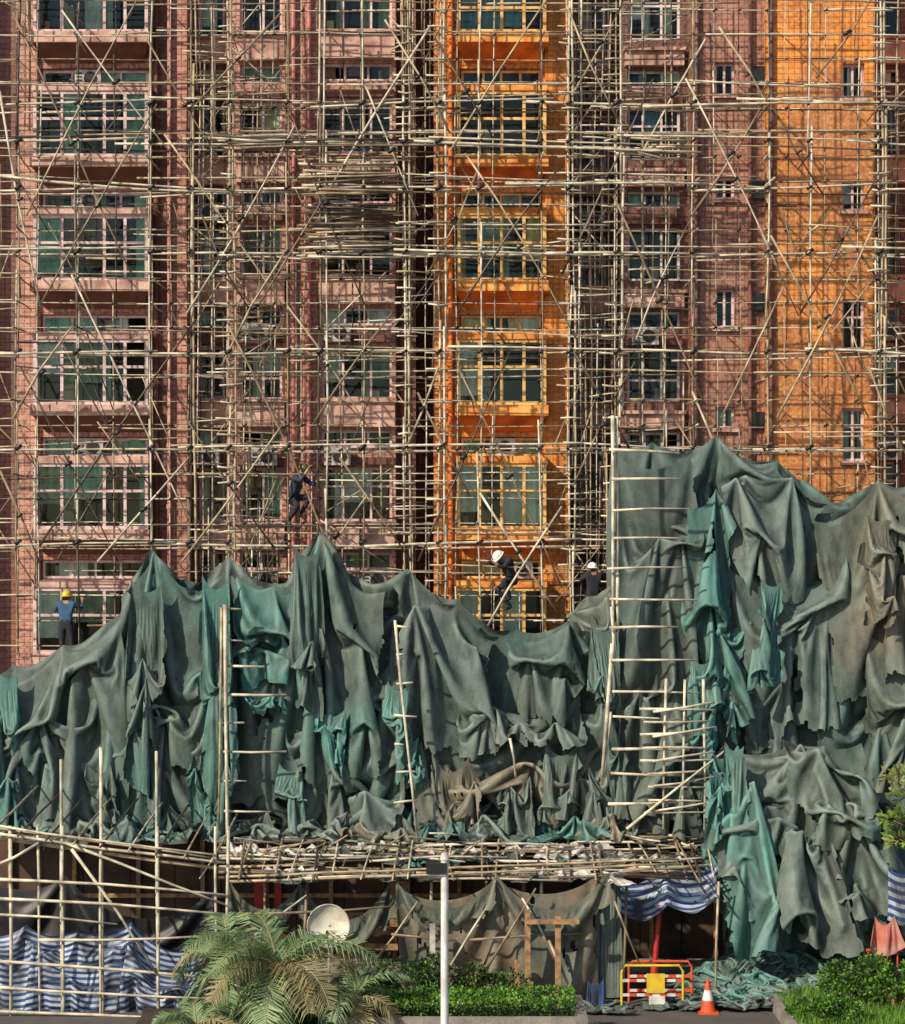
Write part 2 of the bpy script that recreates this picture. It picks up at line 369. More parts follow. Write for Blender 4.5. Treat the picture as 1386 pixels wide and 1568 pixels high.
for (a,b,n,ya,yb) in ((290,350,62,-1.9,.5),(350,440,56,-1.9,0),(872,955,125,-1.9,1.8),(1340,1400,46,-1.8,1.2),(600,668,52,-1.6,.4),(955,1060,34,-1.7,.6),(440,490,22,-1.8,-.3),(-20,60,24,-1.8,.3),(490,600,16,-1.8,-.2)):
    for j in range(n):
        py=R(-20,930); y=R(ya,yb)
        if random.random()<.58: wpole((a+R(-14,8),py),(b+R(-8,14),py+R(-6,6)),y,r=.023)
        elif random.random()<.7:
            px=R(a,b); wpole((px,py-R(60,160)),(px+R(-5,5),py+R(60,160)),y,r=.026)
        else: wpole((a+R(-5,10),py),(b+R(-10,5),py+random.choice([-1,1])*R(40,110)),y,r=.024)
for px,w in ((672,18),(940,18),(620,14),(350,16),(872,16),(1348,16)):
    for i in range(38): 
        if random.random()<.85: wpole((px-w+R(-4,4),-10+i*25),(px+w+R(-6,6),-10+i*25+R(-2,2)),YO-.1,r=.03,mi=random.choice([0,0,1]))
DG=[(95,15,262,235),(40,330,215,-10),(0,140,62,470),(60,835,300,490),(95,525,245,765),(285,480,452,190),(252,205,440,478),(395,470,530,250),(440,150,560,470),(225,60,345,260),(430,20,300,160),(590,30,690,205),(560,130,640,330),
    (712,235,882,520),(700,480,862,250),(870,525,965,690),(878,745,972,555),(735,755,852,935),(742,968,860,775),(880,140,960,-10),(868,10,950,190),(1185,165,1262,300),(1225,480,1350,255),(1100,40,1190,190),(1060,330,1180,140),
    (1105,640,1200,440),(1180,360,1330,640),(1290,350,1400,500),(440,470,560,650),(480,650,600,480),(520,700,630,860),(280,860,440,640),(285,640,420,840),(640,600,720,760),(620,690,672,560),(470,880,560,760),(150,860,290,700),
    (655,420,735,250),(668,60,760,220),(975,520,1060,330),(985,230,1080,60),(1250,120,1345,-20),(1060,600,1130,760),(1330,560,1400,720),(20,640,110,500),(0,720,60,860),(340,560,440,380),(310,330,380,470),
    (20,20,200,420),(60,470,240,160),(110,420,290,800),(350,500,520,880),(500,300,660,40),(640,860,780,540),(700,560,860,900),(860,420,1000,120),(940,300,1080,620),(1050,120,1200,430),(1190,640,1345,330),(690,230,850,-20),(30,560,180,860)]
for a,b,c,d in DG:
    wpole((a,b),(c,d),YO-.12,r=.036,mi=random.choice([0,1,1,2,3]),bend=.1)
    tie((a+c)/2,(b+d)/2,YO-.18,.08)
for j in range(50):
    px=R(-10,1050) if j<42 else R(1050,1380); py=R(0,900); s=random.choice([-1,1])
    wpole((px,py),(px+s*R(40,90),py+R(80,170)),R(YO,YI),r=.021,mi=random.choice([1,2,3]))
for j in range(50):
    px=R(-10,1380); py=R(0,920); l=R(30,90)
    wpole((px,py),(px+l,py+R(-7,7)),R(YO,YI),r=.024)
for j in range(75):
    py=R(238,392); wpole((478+R(-25,15),py+R(-5,5)),(600+R(-25,40),py+R(-9,9)),YO+R(-.25,.5),r=.034,mi=random.choice([0,1,2,2,3,3]),bend=.05)
for j in range(12):
    py=R(200,235); wpole((340+R(-25,45),py),(640+R(-80,60),py+R(-9,9)),YO+R(-.2,.5),r=.03,mi=random.choice([0,1,2,3]),bend=.07)
for j in range(14):
    py=R(210,250); wpole((950+R(-25,45),py-5),(1060+R(-20,10),py+R(-6,9)),YO+R(-.2,.9),r=.03,mi=random.choice([0,1,2]),bend=.07)
def rungs(px,y0,y1,step,l,r_,y):
    v=y0
    while v<y1:
        wpole((px-R(*l),v+R(-3,3)),(px+R(*r_),v+R(-4,4)),y,r=.042,mi=0,bend=.02); v+=step*R(.9,1.1)
vrow(938,640,1010,-4.0,.055,0,2); vrow(946,640,960,-3.9,.05,0,2)
rungs(942,690,1250,44,(2,14),(95,128),-4.1)
wpole((938,985),(922,1190),-4.0,r=.06,mi=0)
wpole((345,925),(350,1415),-3.8,r=.06,mi=0); wpole((340,930),(335,1270),-3.75,r=.045,mi=1)
rungs(350,935,1270,47,(6,16),(18,95),-3.7)
wpole((605,950),(640,1290),-3.8,r=.055,mi=0); rungs(614,960,1240,46,(6,14),(4,26),-3.8)
for px in (93,155,240): wpole((px,R(1130,1190)),(px+3,1620),-7.2,r=.05,mi=0)
wpole((935,1090),(925,1190),-4.0,r=.055,mi=0)
wpole((780,1130),(790,1190),-3.8,r=.05,mi=0)
for px in (1020,1075,1050): wpole((px+R(-3,3),1040),(px+R(-12,5),1270),-4.2,r=.045,mi=0)
for j in range(9): wpole((985+R(-8,8),1085+j*20),(1085+R(-12,12),1083+j*20+R(-5,5)),-4.25,r=.038,mi=0)
for j in range(5): wpole((1000,1090+j*38),(1095,1075+j*38),-4.3,r=.038,mi=0)
wpole((960,1270),(1110,1150),-4.35,r=.055,mi=0)
YL=-7.3
for px in (15,58,95,155,240,330,350): wpole((px,1265),(px+R(-4,4),1580),YL,r=.048,mi=0)
for (a,b,c,d) in ((-20,1275,345,1322),(-20,1262,330,1308),(-20,1345,345,1370),(-20,1400,180,1415),(-20,1470,345,1500),(-20,1548,330,1562),(60,1440,345,1432),(100,1290,345,1385),(110,1300,240,1490),(-20,1330,60,1290),(-20,1510,340,1530),(-20,1375,345,1400)):
    wpole((a,b),(c,d),YL-.08,r=.042,mi=0,bend=.06)
for (a,b,c,d) in ((-20,1268,335,1316),(-20,1281,345,1330)): wpole((a,b),(c,d),YL+.1,r=.05,mi=1,bend=.06)
for j in range(9):
    x=W(-10+j*42,1290,YL).x; z=W(-10+j*42,1272+j*5.5,YL).z; pole((x,YL-.3,z),(x+.1,-3.2,z+.5),.036)
for j in range(22):
    t=j/21; y=-2.6-t*3.6; z=3.42-t*.62+R(-.04,.04)
    x=W(335,0,y)[0]; xe=W(1095-40*t,0,y)[0]
    while x<xe:
        L=R(1.6,5); e=min(x+L,xe+R(-.4,.3)); 
        if random.random()<.8: pole((x,y+R(-.08,.08),z+R(-.07,.07)),(e,y+R(-.12,.12),z+R(-.08,.08)),.04,random.choice([0,0,1,2,3,3]),.08)
        x+=L-.3
for j in range(34):
    x=W(340+j*23,0,-4.5)[0]; pole((x+R(-.2,.2),-2.3,3.5),(x+R(-.4,.4),-6.5+R(-.3,.9),2.85+R(-.08,.05)),.035,random.choice([0,1,2,3]))
for j in range(3): pole(W(300,1272,-2.6)+Vector((0,0,j*.1)),W(1110,1258,-2.6)+Vector((0,0,j*.09)),.05,0,.1)
for j in range(2): pole(W(350,1350,-6.3)+Vector((0,0,j*.1)),W(1040,1322,-6.3)+Vector((0,0,j*.1)),.045,1,.1)
for j in range(22):
    a=R(350,960); pole(W(a,R(1280,1345),R(-6,-3.2))+Vector((0,0,.08)),W(a+R(40,150),R(1280,1345),R(-6,-3.2))+Vector((0,0,.1)),.03)
for px in (405,470,610,660,745,830,905,960,1100): wpole((px,1350),(px+R(-8,8),853+10*3000/44.0),-6.0,r=.045,mi=random.choice([0,1,2]))
for (a,b,c,d) in ((735,1500,820,1360),(690,1480,755,1375),(800,1375,850,1470),(940,1380,985,1490),(560,1490,640,1380),(840,1440,880,1530),(380,1440,470,1370),(600,1430,700,1440),(720,1440,900,1430),(370,1400,600,1388)):
    wpole((a,b),(c,d),-6.6,r=.04,mi=random.choice([0,1,2]))
scaf=sf.obj('bamboo_scaffolding',smooth=True)

# ---------------------------------------------------------------- cloth (position based drape)
def polyx(pts,s):
    p0,p1=pts[0][0],pts[-1][0]
    xs=np.array([(p[0]-p0)/(p1-p0) for p in pts]); ys=np.array([p[1] for p in pts])
    return p0+(p1-p0)*s, np.interp(s,xs,ys)
def drape(name,top,bot,yt,yb,mat,cell=.3,slx=1.3,sly=1.08,inner=(),botpins=(),yback=-2.05,yfront=-4.5,floor=None,levels=3,steps=(160,90,50),amp=.35,freq=None,toppins=None,topslack=1.05,seed=1,uvs=(1,1),parent=None,sub=1,rag=0.0,holes=0.0,zn=0.0,hg=None,bend=.2):
    rg=np.random.default_rng(seed)
    wd=(top[-1][0]-top[0][0])/62; hg=hg or (np.mean([b[1] for b in bot])-np.mean([t[1] for t in top]))/62
    nx=max(8,int(wd*slx/cell))+1; ny=max(6,int(hg*sly/cell))+1
    def base(nx,ny):
        s=np.linspace(0,1,nx); t=np.linspace(0,1,ny)
        tx,tz=polyx(top,s); bx,bz=polyx(bot,s)
        px=tx[None]*(1-t[:,None])+bx[None]*t[:,None]; py=tz[None]*(1-t[:,None])+bz[None]*t[:,None]
        y=np.repeat((yt*(1-t)+yb*t)[:,None],nx,1)
        d=y-CAMY
        return np.stack([(px-693)*d/F,y,10-(py-853)*d/F],-1)
    def rests(nx,ny):
        B=base(nx,ny); t=np.linspace(0,1,ny)
        dh=B[:,1:]-B[:,:-1]; ch=np.linalg.norm(dh,axis=-1); dx=np.abs(dh[...,0])
        sl=np.interp(t,[0,.25,1],[topslack,slx,slx])[:,None]
        h=np.maximum(dx*sl,ch*np.interp(t,[0,.3,1],[topslack,.6,.3])[:,None])
        dv=B[1:]-B[:-1]; v=np.linalg.norm(dv,axis=-1)*sly
        return h,v
    P=base(nx,ny)
    s=np.linspace(0,1,nx)[None]; t=np.linspace(0,1,ny)[:,None]
    fq=freq or wd/1.1
    ph=rg.uniform(0,6.28,6)
    w=np.zeros((ny,nx))
    for i in range(5): w+=np.sin(s*fq*(1+.45*i)*6.28/1.0*(1+.1*np.sin(t*3+ph[i]))+ph[i]+t*rg.uniform(-3,3))/(1+.5*i)
    P[...,1]-=amp*(.5+.35*w)*np.clip(t*3+.15,0,1)
    if zn>0:
        P[...,2]+=zn*(.6+.5*w)*np.clip(t*3+.1,0,1)+rg.uniform(0,zn,P.shape[:2])
    tps=[(p[0]-top[0][0])/(top[-1][0]-top[0][0]) for p in top] if toppins is None else toppins
    def pins(nx,ny,P):
        Wt=np.ones((ny,nx,1)); T=P.copy(); B=base(nx,ny)
        for q in tps:
            j=int(round(q*(nx-1))); Wt[0,j]=0; T[0,j]=B[0,j]
        for (q,tt,dx,dz,dy) in inner:
            j=int(round(q*(nx-1))); i=int(round(tt*(ny-1))); Wt[i,j]=0; T[i,j]=B[i,j]+np.array([dx,dy,dz])
        for q in botpins:
            j=int(round(q*(nx-1))); Wt[-1,j]=0; T[-1,j]=B[-1,j]
        return Wt,T
    def con(A,B,wa,wb,rest,k,mode=0):
        d=B-A; L=np.sqrt((d*d).sum(-1,keepdims=True))+1e-9
        e=(L-rest[...,None])/L*k
        if mode==1: e=np.where(L<rest[...,None]*.82,e,0)
        e=d*(e/(wa+wb+1e-9)); A+=e*wa; B-=e*wb
    for lv in range(levels):
        if lv>0:
            P2=np.zeros((ny,nx*2-1,3)); P2[:,::2]=P; P2[:,1::2]=(P[:,1:]+P[:,:-1])/2
            P=np.zeros((ny*2-1,nx*2-1,3)); P[::2]=P2; P[1::2]=(P2[1:]+P2[:-1])/2
            ny,nx=P.shape[:2]
            P+=rg.normal(0,.014/lv,P.shape)
        h,v=rests(nx,ny); Wt,T=pins(nx,ny,P); g=.0016/(4**lv); prev=P.copy()
        fix=(Wt[...,0]==0)
        cellr=np.sqrt(np.minimum(h[:-1],h[1:])**2+np.minimum(v[:,:-1],v[:,1:])**2)
        for it in range(steps[lv]):
            if lv==0 and it<40: P[fix]=P[fix]+(T[fix]-P[fix])*.12
            else: P[fix]=T[fix]
            vel=(P-prev)*.9; prev=P.copy(); P=P+vel*Wt; P[...,2]-=g*Wt[...,0]
            for _ in range(2):
                for st in (0,1):
                    con(P[:,st:nx-1:2],P[:,st+1:nx:2],Wt[:,st:nx-1:2],Wt[:,st+1:nx:2],h[:,st::2],.95)
                for st in (0,1):
                    con(P[st:ny-1:2],P[st+1:ny:2],Wt[st:ny-1:2],Wt[st+1:ny:2],v[st::2],.95)
            for (A,B,wa,wb) in ((P[:-1,:-1],P[1:,1:],Wt[:-1,:-1],Wt[1:,1:]),(P[:-1,1:],P[1:,:-1],Wt[:-1,1:],Wt[1:,:-1])):
                d=B-A; L=np.sqrt((d*d).sum(-1,keepdims=True))+1e-9
                e=d*((L-cellr[...,None])/L*.06)
                A2=e*wa; B2=e*wb; A+=A2; B-=B2
            h2=h[:,:-1]+h[:,1:]; v2=v[:-1]+v[1:]
            for st in range(4):
                if nx-2>st: con(P[:,st:nx-2:4],P[:,st+2:nx:4],Wt[:,st:nx-2:4],Wt[:,st+2:nx:4],h2[:,st::4],bend,1)
                if ny-2>st: con(P[st:ny-2:4],P[st+2:ny:4],Wt[st:ny-2:4],Wt[st+2:ny:4],v2[st::4],bend,1)
            P[...,1]=np.clip(P[...,1],yfront,yback)
            if floor is not None:
                fl=floor(P[...,0],P[...,1]); below=P[...,2]<fl
                P[...,2]=np.where(below,fl,P[...,2]); prev[...,0]=np.where(below,P[...,0],prev[...,0]); prev[...,1]=np.where(below,P[...,1],prev[...,1])
    idx=np.arange(ny*nx).reshape(ny,nx)
    f=np.stack([idx[:-1,:-1],idx[1:,:-1],idx[1:,1:],idx[:-1,1:]],-1).reshape(-1,4)
    if rag>0 or holes>0:
        keep=[]
        for a in range(ny-1):
            for b_ in range(nx-1):
                x_,z_=b_/(nx-1)*wd,a/(ny-1)*hg
                e=min(b_,nx-2-b_)/(nx-1)*wd; eb=(ny-2-a)/(ny-1)*hg
                n1=noise.noise(Vector((x_*1.7+seed,z_*1.7,seed)))+.5*noise.noise(Vector((x_*6,z_*5,seed)))
                k=True
                if rag>0 and (eb<rag*(.45+n1) or e<rag*.4*(.3+n1)): k=False
                if holes>0 and noise.noise(Vector((x_*1.6+seed*3,z_*.5,7+seed)))+.5*noise.noise(Vector((x_*7,z_*3,seed)))>.72-holes: k=False
                keep.append(k)
        f=f[np.array(keep)]
    me=bpy.data.meshes.new(name); me.from_pydata(P.reshape(-1,3).tolist(),[],f.tolist())
    me.materials.append(mat); me.polygons.foreach_set('use_smooth',[True]*len(f))
    uv=me.uv_layers.new(name='UVMap'); ss=np.tile(np.linspace(0,1,nx),(ny,1)).ravel()*uvs[0]; tt=np.repeat(np.linspace(0,1,ny),nx)*uvs[1]
    fl=f.ravel(); uv.data.foreach_set('uv',np.stack([ss[fl],tt[fl]],-1).ravel())
    me.update(); ob=bpy.data.objects.new(name,me); sc.collection.objects.link(ob)
    if sub:
        mo=ob.modifiers.new('sub','SUBSURF'); mo.levels=sub; mo.render_levels=sub
    if parent: ob.parent=parent
    return ob
canf=lambda x,y: 3.48+(y+2.6)*.17
gfl=lambda x,y: .03+.05*np.abs(np.sin(x*5+y*3))
nl=empty('debris_netting')
rr=random.Random(3)
def ties(n,a=.08,b=.9,c=.15,d=.8,dz=.25):
    return [(rr.uniform(a,b),rr.uniform(c,d),rr.uniform(-.15,.15),rr.uniform(0,dz),-rr.uniform(0,.25)) for _ in range(n)]
drape('base_sheet',[(-40,1030),(20,1016),(95,988),(165,952),(192,930),(232,838),(262,884),(310,892),(350,850),(395,888),(450,888),(490,810),(520,868),(565,892),(625,870),(655,905),(700,915),(790,962),(870,950),(935,890),(970,905)],
      [(-40,1278),(350,1290),(970,1275)],-2.2,-2.7,NETD,slx=1.4,sly=1.16,inner=ties(26,dz=.35),yfront=-3.3,floor=canf,seed=2,parent=nl)
OV=[([(-30,1035),(95,990),(190,940)],[(-30,1230),(190,1240)],NETG,1.5,1.3,4),
 ([(188,905),(236,842),(300,905),(348,868)],[(200,1190),(350,1180)],NET,1.6,1.1,5),
 ([(352,872),(400,896),(455,892),(490,816),(515,872),(590,905)],[(360,1170),(585,1190)],NET,1.6,1.15,6),
 ([(360,880),(420,896),(470,880)],[(380,1050),(480,1080)],NETT,1.6,1.3,26),
 ([(600,900),(628,874),(700,925),(768,975)],[(640,1130),(760,1150)],NETG,1.5,1.2,7),
 ([(772,972),(872,955),(905,1000)],[(790,1090),(890,1110)],NETD,1.2,1.35,8),
 ([(705,1060),(890,1060)],[(720,1140),(880,1150)],NETG,1.5,1.6,9),
 ([(860,955),(900,912),(938,895)],[(905,1000),(945,1010)],NETB,1.2,1.0,10),
 ([(20,1060),(170,1000)],[(40,1260),(170,1250)],NET,1.6,1.1,11),
 ([(440,1050),(600,1010)],[(470,1270),(600,1270)],NETG,1.6,1.1,12),
 ([(640,1100),(930,1130)],[(640,1262),(930,1262)],NETB,1.4,1.1,13),
 ([(180,1060),(330,1040)],[(190,1275),(320,1275)],NETD,1.6,1.1,27)]
for i,(tp,bt,mt,sx,sy,sd) in enumerate(OV):
    drape('overlay_sheet_%d'%i,tp,bt,-2.75,-2.95,mt,cell=.24,slx=sx,sly=sy,inner=ties(5,.1,.9,.2,.85,.4),yback=-2.55,yfront=-3.6,floor=canf,seed=sd,amp=.3,parent=nl,rag=.3,holes=.05)
BU=[(330,870,345,1275,45,NETT,3),(610,1040,622,1180,34,NETT,3),(628,1120,640,1200,30,NETT,3),(925,930,960,1240,46,NET,3.2),(470,830,480,1080,40,NET,2.2),(225,880,215,1180,50,NET,2.2),(10,1020,8,1270,36,NETT,2.6),(325,1130,320,1275,50,NETT,3),(790,1180,795,1265,46,NETG,3),(400,1060,440,1080,60,NETT,2),(60,1240,20,1280,60,NETT,2.5),(935,1170,930,1262,70,NETG,3),(445,1165,465,1270,36,NETT,2.6),(150,1165,190,1270,40,NETG,2.4),(690,1150,720,1262,60,NETB,2.4),(860,1130,850,1262,50,NETD,2.4),(510,1080,520,1180,40,NETT,2.6)]
for i,(a,b,c,d,w,mt,sx) in enumerate(BU):
    drape('bunched_strip_%d'%i,[(a-w/2,b),(a+w/2,b+4)],[(c-w/2,d),(c+w/2,d)],-3.1,-3.2,mt,cell=.13,slx=sx,sly=1.25,inner=ties(4,.1,.9,.3,.9,.25),yback=-2.8,yfront=-3.9,floor=canf,seed=30+i,amp=.25,levels=3,steps=(130,70,40),parent=nl,rag=.15)
for i in range(10):
    a=60+i*95+R(-25,25)
    drape('heaped_edge_%d'%i,[(a,1238+R(-8,8)),(a+80,1240+R(-8,8))],[(a-10,1278),(a+90,1280)],-3.1,-3.5,rr.choice([NETT,NET,NETG,NETB]),cell=.15,slx=2,sly=1.9,inner=ties(3,.1,.9,.3,.9,.2),yback=-2.8,yfront=-4.0,floor=canf,seed=90+i,amp=.25,levels=3,steps=(90,60,30),parent=nl)
drape('high_sheet',[(938,678),(1000,676),(1050,690),(1096,664),(1130,697),(1190,702),(1230,735),(1265,768),(1345,735),(1400,742),(1480,750)],
      [(950,1265),(1085,1270),(1110,1435),(1480,1445)],-2.2,-3.2,NETD,slx=1.4,sly=1.12,inner=ties(34,.05,.95,.05,.88,.4),yfront=-4,floor=gfl,seed=14,parent=nl)
OR=[([(1050,775),(1096,745),(1120,800)],[(1060,1130),(1110,1150)],NETT,2.4,1.15,15,-2.9,.2),
 ([(1098,668),(1135,700),(1192,706),(1268,772)],[(1110,900),(1260,890)],NETG,1.3,1.35,16,-2.6,.3),
 ([(1110,860),(1200,890),(1300,850)],[(1130,1120),(1300,1110)],NETG,1.25,1.1,17,-2.8,.3),
 ([(1240,790),(1345,738),(1440,745)],[(1260,1010),(1440,1010)],NETB,1.4,1.25,18,-2.8,.4),
 ([(1320,960),(1440,960)],[(1330,1300),(1440,1300)],NETB,1.5,1.1,19,-3.0,.4),
 ([(1080,1160),(1110,1135),(1210,1150),(1325,1170)],[(1110,1445),(1350,1450)],NETG,1.9,1.12,20,-3.5,.3),
 ([(1085,1155),(1130,1140),(1190,1160)],[(1110,1460),(1250,1465)],NETT,2.1,1.15,21,-3.9,.3),
 ([(942,690),(1060,690)],[(950,1260),(1080,1250)],NETD,1.4,1.06,23,-2.75,.2),
 ([(1095,960),(1150,950)],[(1110,1140),(1140,1150)],NETT,2.2,1.2,24,-3.1,.5),
 ([(1280,1180),(1400,1190)],[(1300,1430),(1440,1440)],NET,1.8,1.2,28,-4.3,.3)]
for i,(tp,bt,mt,sx,sy,sd,yy,rgd) in enumerate(OR):
    drape('high_overlay_%d'%i,tp,bt,yy,yy-.3,mt,cell=.22,slx=sx,sly=sy,inner=ties(6,.08,.92,.15,.88,.5),yback=yy+.2,yfront=yy-1.1,floor=gfl,seed=sd,amp=.4,parent=nl,rag=rgd,holes=.05)
# large loose swags falling outwards to the ground on the right
SW=[([(1120,1150),(1215,1140),(1325,1165)],[(1090,1350),(1400,1400)],NETG,1.35,1.45,200,-4.4,-5.6,9),
    ([(1195,1130),(1262,1142),(1322,1135)],[(1270,1290),(1420,1330)],NET,1.5,1.35,201,-4.8,-5.8,7),
    ([(1090,1150),(1140,1165)],[(1130,1470),(1230,1480)],NETT,1.7,1.1,202,-4.8,-6.0,6),
    ([(1150,1230),(1235,1215)],[(1210,1465),(1330,1470)],NETG,1.7,1.15,203,-5.0,-6.2,7),
    ([(1250,1200),(1330,1215)],[(1310,1420),(1420,1420)],NETG,1.6,1.15,204,-5.1,-6.1,6)]
for i,(tp,bt,mt,sx,sy,sd,ya,yb,nt_) in enumerate(SW):
    drape('fallen_swag_%d'%i,tp,bt,ya,yb,mt,cell=.26,slx=sx,sly=sy,inner=ties(nt_,.08,.92,.15,.9,.7),yback=ya+.2,yfront=yb-.7,floor=gfl,seed=sd,amp=.6,freq=max(1.5,(tp[-1][0]-tp[0][0])/62/2.0),parent=nl,rag=.4,bend=.45)
LS=[(1125,1130,1150,1400,34,NETT),(1180,880,1160,1060,36,NETT),(1075,1000,1085,1180,34,NETT),(1345,780,1350,960,40,NETB),(1100,1170,1090,1300,30,NETT)]
for i,(a,b,c,d,w,mt) in enumerate(LS):
    y0=-3.3 if b<1100 else -5.0
    drape('hanging_strip_%d'%i,[(a-w/2,b),(a+w/2,b+5)],[(c-w/2,d),(c+w/2,d)],y0,y0-.4,mt,cell=.14,slx=2.6,sly=1.12,inner=ties(3,.1,.9,.3,.9,.2),yback=y0+.4,yfront=y0-1.1,floor=gfl,seed=140+i,amp=.3,steps=(120,60,35),parent=nl,rag=.5)
mx0=W(1180,0,-5.3).x
def mound(x,y):
    return .04+.75*np.exp(-((x-mx0)/2.0)**2-((y+4.3)/1.2)**2)+.10*np.abs(np.sin(x*2.3+1))*np.abs(np.sin(y*2.9+x))
def gp(px,y,dz=0): return (px,853+(10-dz)*F/(50+y))
HE=[(1040,1260,-4.5,-6.9,NET,110),(1130,1340,-4.3,-6.3,NETT,111),(1060,1200,-4.9,-7.0,NETG,112),(1190,1380,-4.2,-5.9,NETD,113),(1085,1180,-4.4,-6.2,NETT,114),(1150,1290,-5.0,-6.8,NETG,115),(1010,1100,-5.2,-6.6,NETD,116)]
for i,(a,b,y0,y1,mt,sd) in enumerate(HE):
    drape('fallen_heap_%d'%i,[gp(a,y0,.9),gp((a+b)/2,y0,1.0),gp(b,y0,.8)],[gp(a,y1,.15),gp(b,y1,.15)],y0,y1,mt,cell=.17,slx=1.75,sly=1.75,yback=-3.6,yfront=-7.1,floor=mound,levels=3,steps=(110,70,40),amp=.1,zn=.3,seed=sd,parent=nl,toppins=[],hg=abs(y1-y0)+.6,rag=.2)
drape('fallen_strip',[gp(885,-6.2,.4),gp(950,-6.2,.4)],[gp(890,-7,.1),gp(960,-7,.1)],-6.2,-7.2,NETD,cell=.12,slx=1.8,sly=1.8,yback=-6,yfront=-7.4,floor=gfl,levels=3,steps=(80,50,30),zn=.2,seed=120,parent=nl,toppins=[],hg=1.1)
drape('striped_tarpaulin',[(-30,1424),(40,1416),(120,1421),(200,1412),(318,1440)],[(-30,1560),(300,1562)],-6.6,-6.9,TARP,cell=.2,slx=1.25,sly=1.1,yback=-6.4,yfront=-7.1,uvs=(1,17),seed=40,amp=.3,inner=ties(9,.05,.95,.15,.9,.15))
drape('striped_tarpaulin',[(940,1345),(1020,1325),(1098,1320)],[(950,1395),(1095,1372)],-5.2,-6.0,TARP,cell=.15,slx=1.15,sly=1.15,yback=-5,yfront=-6.6,uvs=(1,6),seed=41,amp=.15,botpins=(0,.5,1))
drape('striped_tarpaulin',[(1360,1325),(1420,1315)],[(1365,1392),(1420,1400)],-6.9,-7.0,TARP,cell=.12,slx=1.2,sly=1.1,yback=-6.7,yfront=-7.3,uvs=(1,6),seed=42,amp=.1)
drape('striped_tarpaulin',[(900,1500),(925,1495)],[(905,1560),(930,1555)],-6.6,-7,TARP,cell=.1,slx=1.8,sly=1.1,yback=-6.5,yfront=-7.2,uvs=(3,1),seed=43,amp=.1)
cr=empty('canopy_debris')
M['white']=simple('dirty_plastic_sheet',(0.7,0.68,0.62),(0.3,0.28,0.24),3,0.5)
for i in range(32):
    a=R(345,1010); w=R(30,120); yy=R(-6.0,-3.2)
    py=853+(10-canf(0,yy))*F/(50+yy)
    drape('rag_%d'%i,[(a,py-4),(a+w,py-4)],[(a+R(-10,10),py+R(14,36)),(a+w,py+R(12,30))],yy,yy-.5,rr.choice([M['white'],M['white'],NET,NETT,NETB,NETG,NETB]),cell=.1,slx=1.7,sly=1.2,inner=ties(2,.2,.8,.3,.9,.1),yback=yy+.4,yfront=yy-1,floor=lambda x,y: canf(x,y)-.1,levels=2,steps=(70,35),seed=60+i,amp=.2,parent=cr,rag=.12)
ls=empty('ground_floor_screen')
M['brsheet']=netmat('screen_brown',(0.34,0.19,0.08),(0.17,0.14,0.08),(0.60,0.27,0.09),.9)
drape('brown_screen',[(605,1350),(760,1340),(915,1335)],[(610,1500),(915,1545)],-6.2,-6.4,M['brsheet'],cell=.25,slx=1.12,sly=1.03,yback=-6.05,yfront=-6.5,seed=50,amp=.15,parent=ls,botpins=(0,.3,.6,1),holes=.22)
drape('dark_valance',[(605,1345),(760,1338),(935,1330)],[(610,1385),(935,1380)],-6.5,-6.6,NETB,cell=.2,slx=1.3,sly=1.1,yback=-6.4,yfront=-7,seed=51,amp=.2,parent=ls,rag=.4)
drape('green_strip',[(912,1330),(950,1330)],[(915,1500),(948,1500)],-5.9,-6.1,NETG,cell=.15,slx=1.6,sly=1.05,yback=-5.7,yfront=-6.6,seed=52,amp=.15,parent=ls)
drape('left_dark_sheet',[(350,1345),(460,1350),(600,1345)],[(350,1385),(600,1392)],-5.6,-5.7,NETB,cell=.15,slx=1.5,sly=1.2,yback=-5.4,yfront=-6.1,seed=53,amp=.15,parent=ls,rag=.3)
drape('left_black_sheet',[(-40,1330),(100,1340),(330,1360)],[(-40,1425),(330,1440)],-5.6,-5.8,M['dark'],cell=.25,slx=1.15,sly=1.05,yback=-5.4,yfront=-6.1,seed=54,amp=.15,parent=ls)
print('cloth done',time.time()-T0)

# ---------------------------------------------------------------- ground floor: hoarding + posts
M['hoard']=simple('hoarding_board',(0.10,0.055,0.03),(0.03,0.022,0.018),1.2,.8)
M['wood']=simple('old_timber',(0.46,0.27,0.12),(0.2,0.11,0.06),6,.8)
M['redp']=simple('red_paint',(0.5,0.03,0.03),(0.3,0.02,0.02),4,.5)
ho=MB()
x=FX(-120)
while x<FX(1500):
    w=R(.9,1.2); ho.box(x,x+w-.02,-1.55+R(-.03,.03),-1.45,0,3.1+R(-.1,.1),M['hoard']); x+=w
for px in range(-60,1500,95): ho.box(FX(px),FX(px)+.1,-1.68,-1.585,0,3.1,M['wood'])
ho.box(FX(-120),FX(1500),-1.7,-1.6,1.6,1.7,M['wood']) 
for (px,w) in ((400,18),(430,10),(600,30),(1110,24)):
    ho.box(FX(px),FX(px+w),-1.78,-1.71,.9,2.6,M['redp'] if w<20 else M['wood'])
ho.obj('hoarding_fence')
tf=MB()
for (a,b) in ((800,1375),(845,1385),(785,1450)):
    p=W(a,b,-5.3); tf.box(p.x,p.x+.12,-6.85,-6.72,0,p.z,M['wood'])
p=W(800,1392,-5.3); q=W(880,1386,-5.3); tf.box(p.x,q.x,-6.95,-6.86,p.z-.04,p.z+.06,M['wood'])
p=W(520,1405,-4.4); q=W(610,1405,-4.4)
for k in range(3): tf.box(p.x,q.x,-4.6-k*.05,-4.5-k*.05,p.z-.35*k,p.z-.35*k+.14,M['wood'])
p=W(660,1385,-4.4); q=W(668,1385,-4.4); tf.box(p.x,q.x,-6.9,-6.77,0,p.z,M['acw'])
tf.obj('timber_frame')
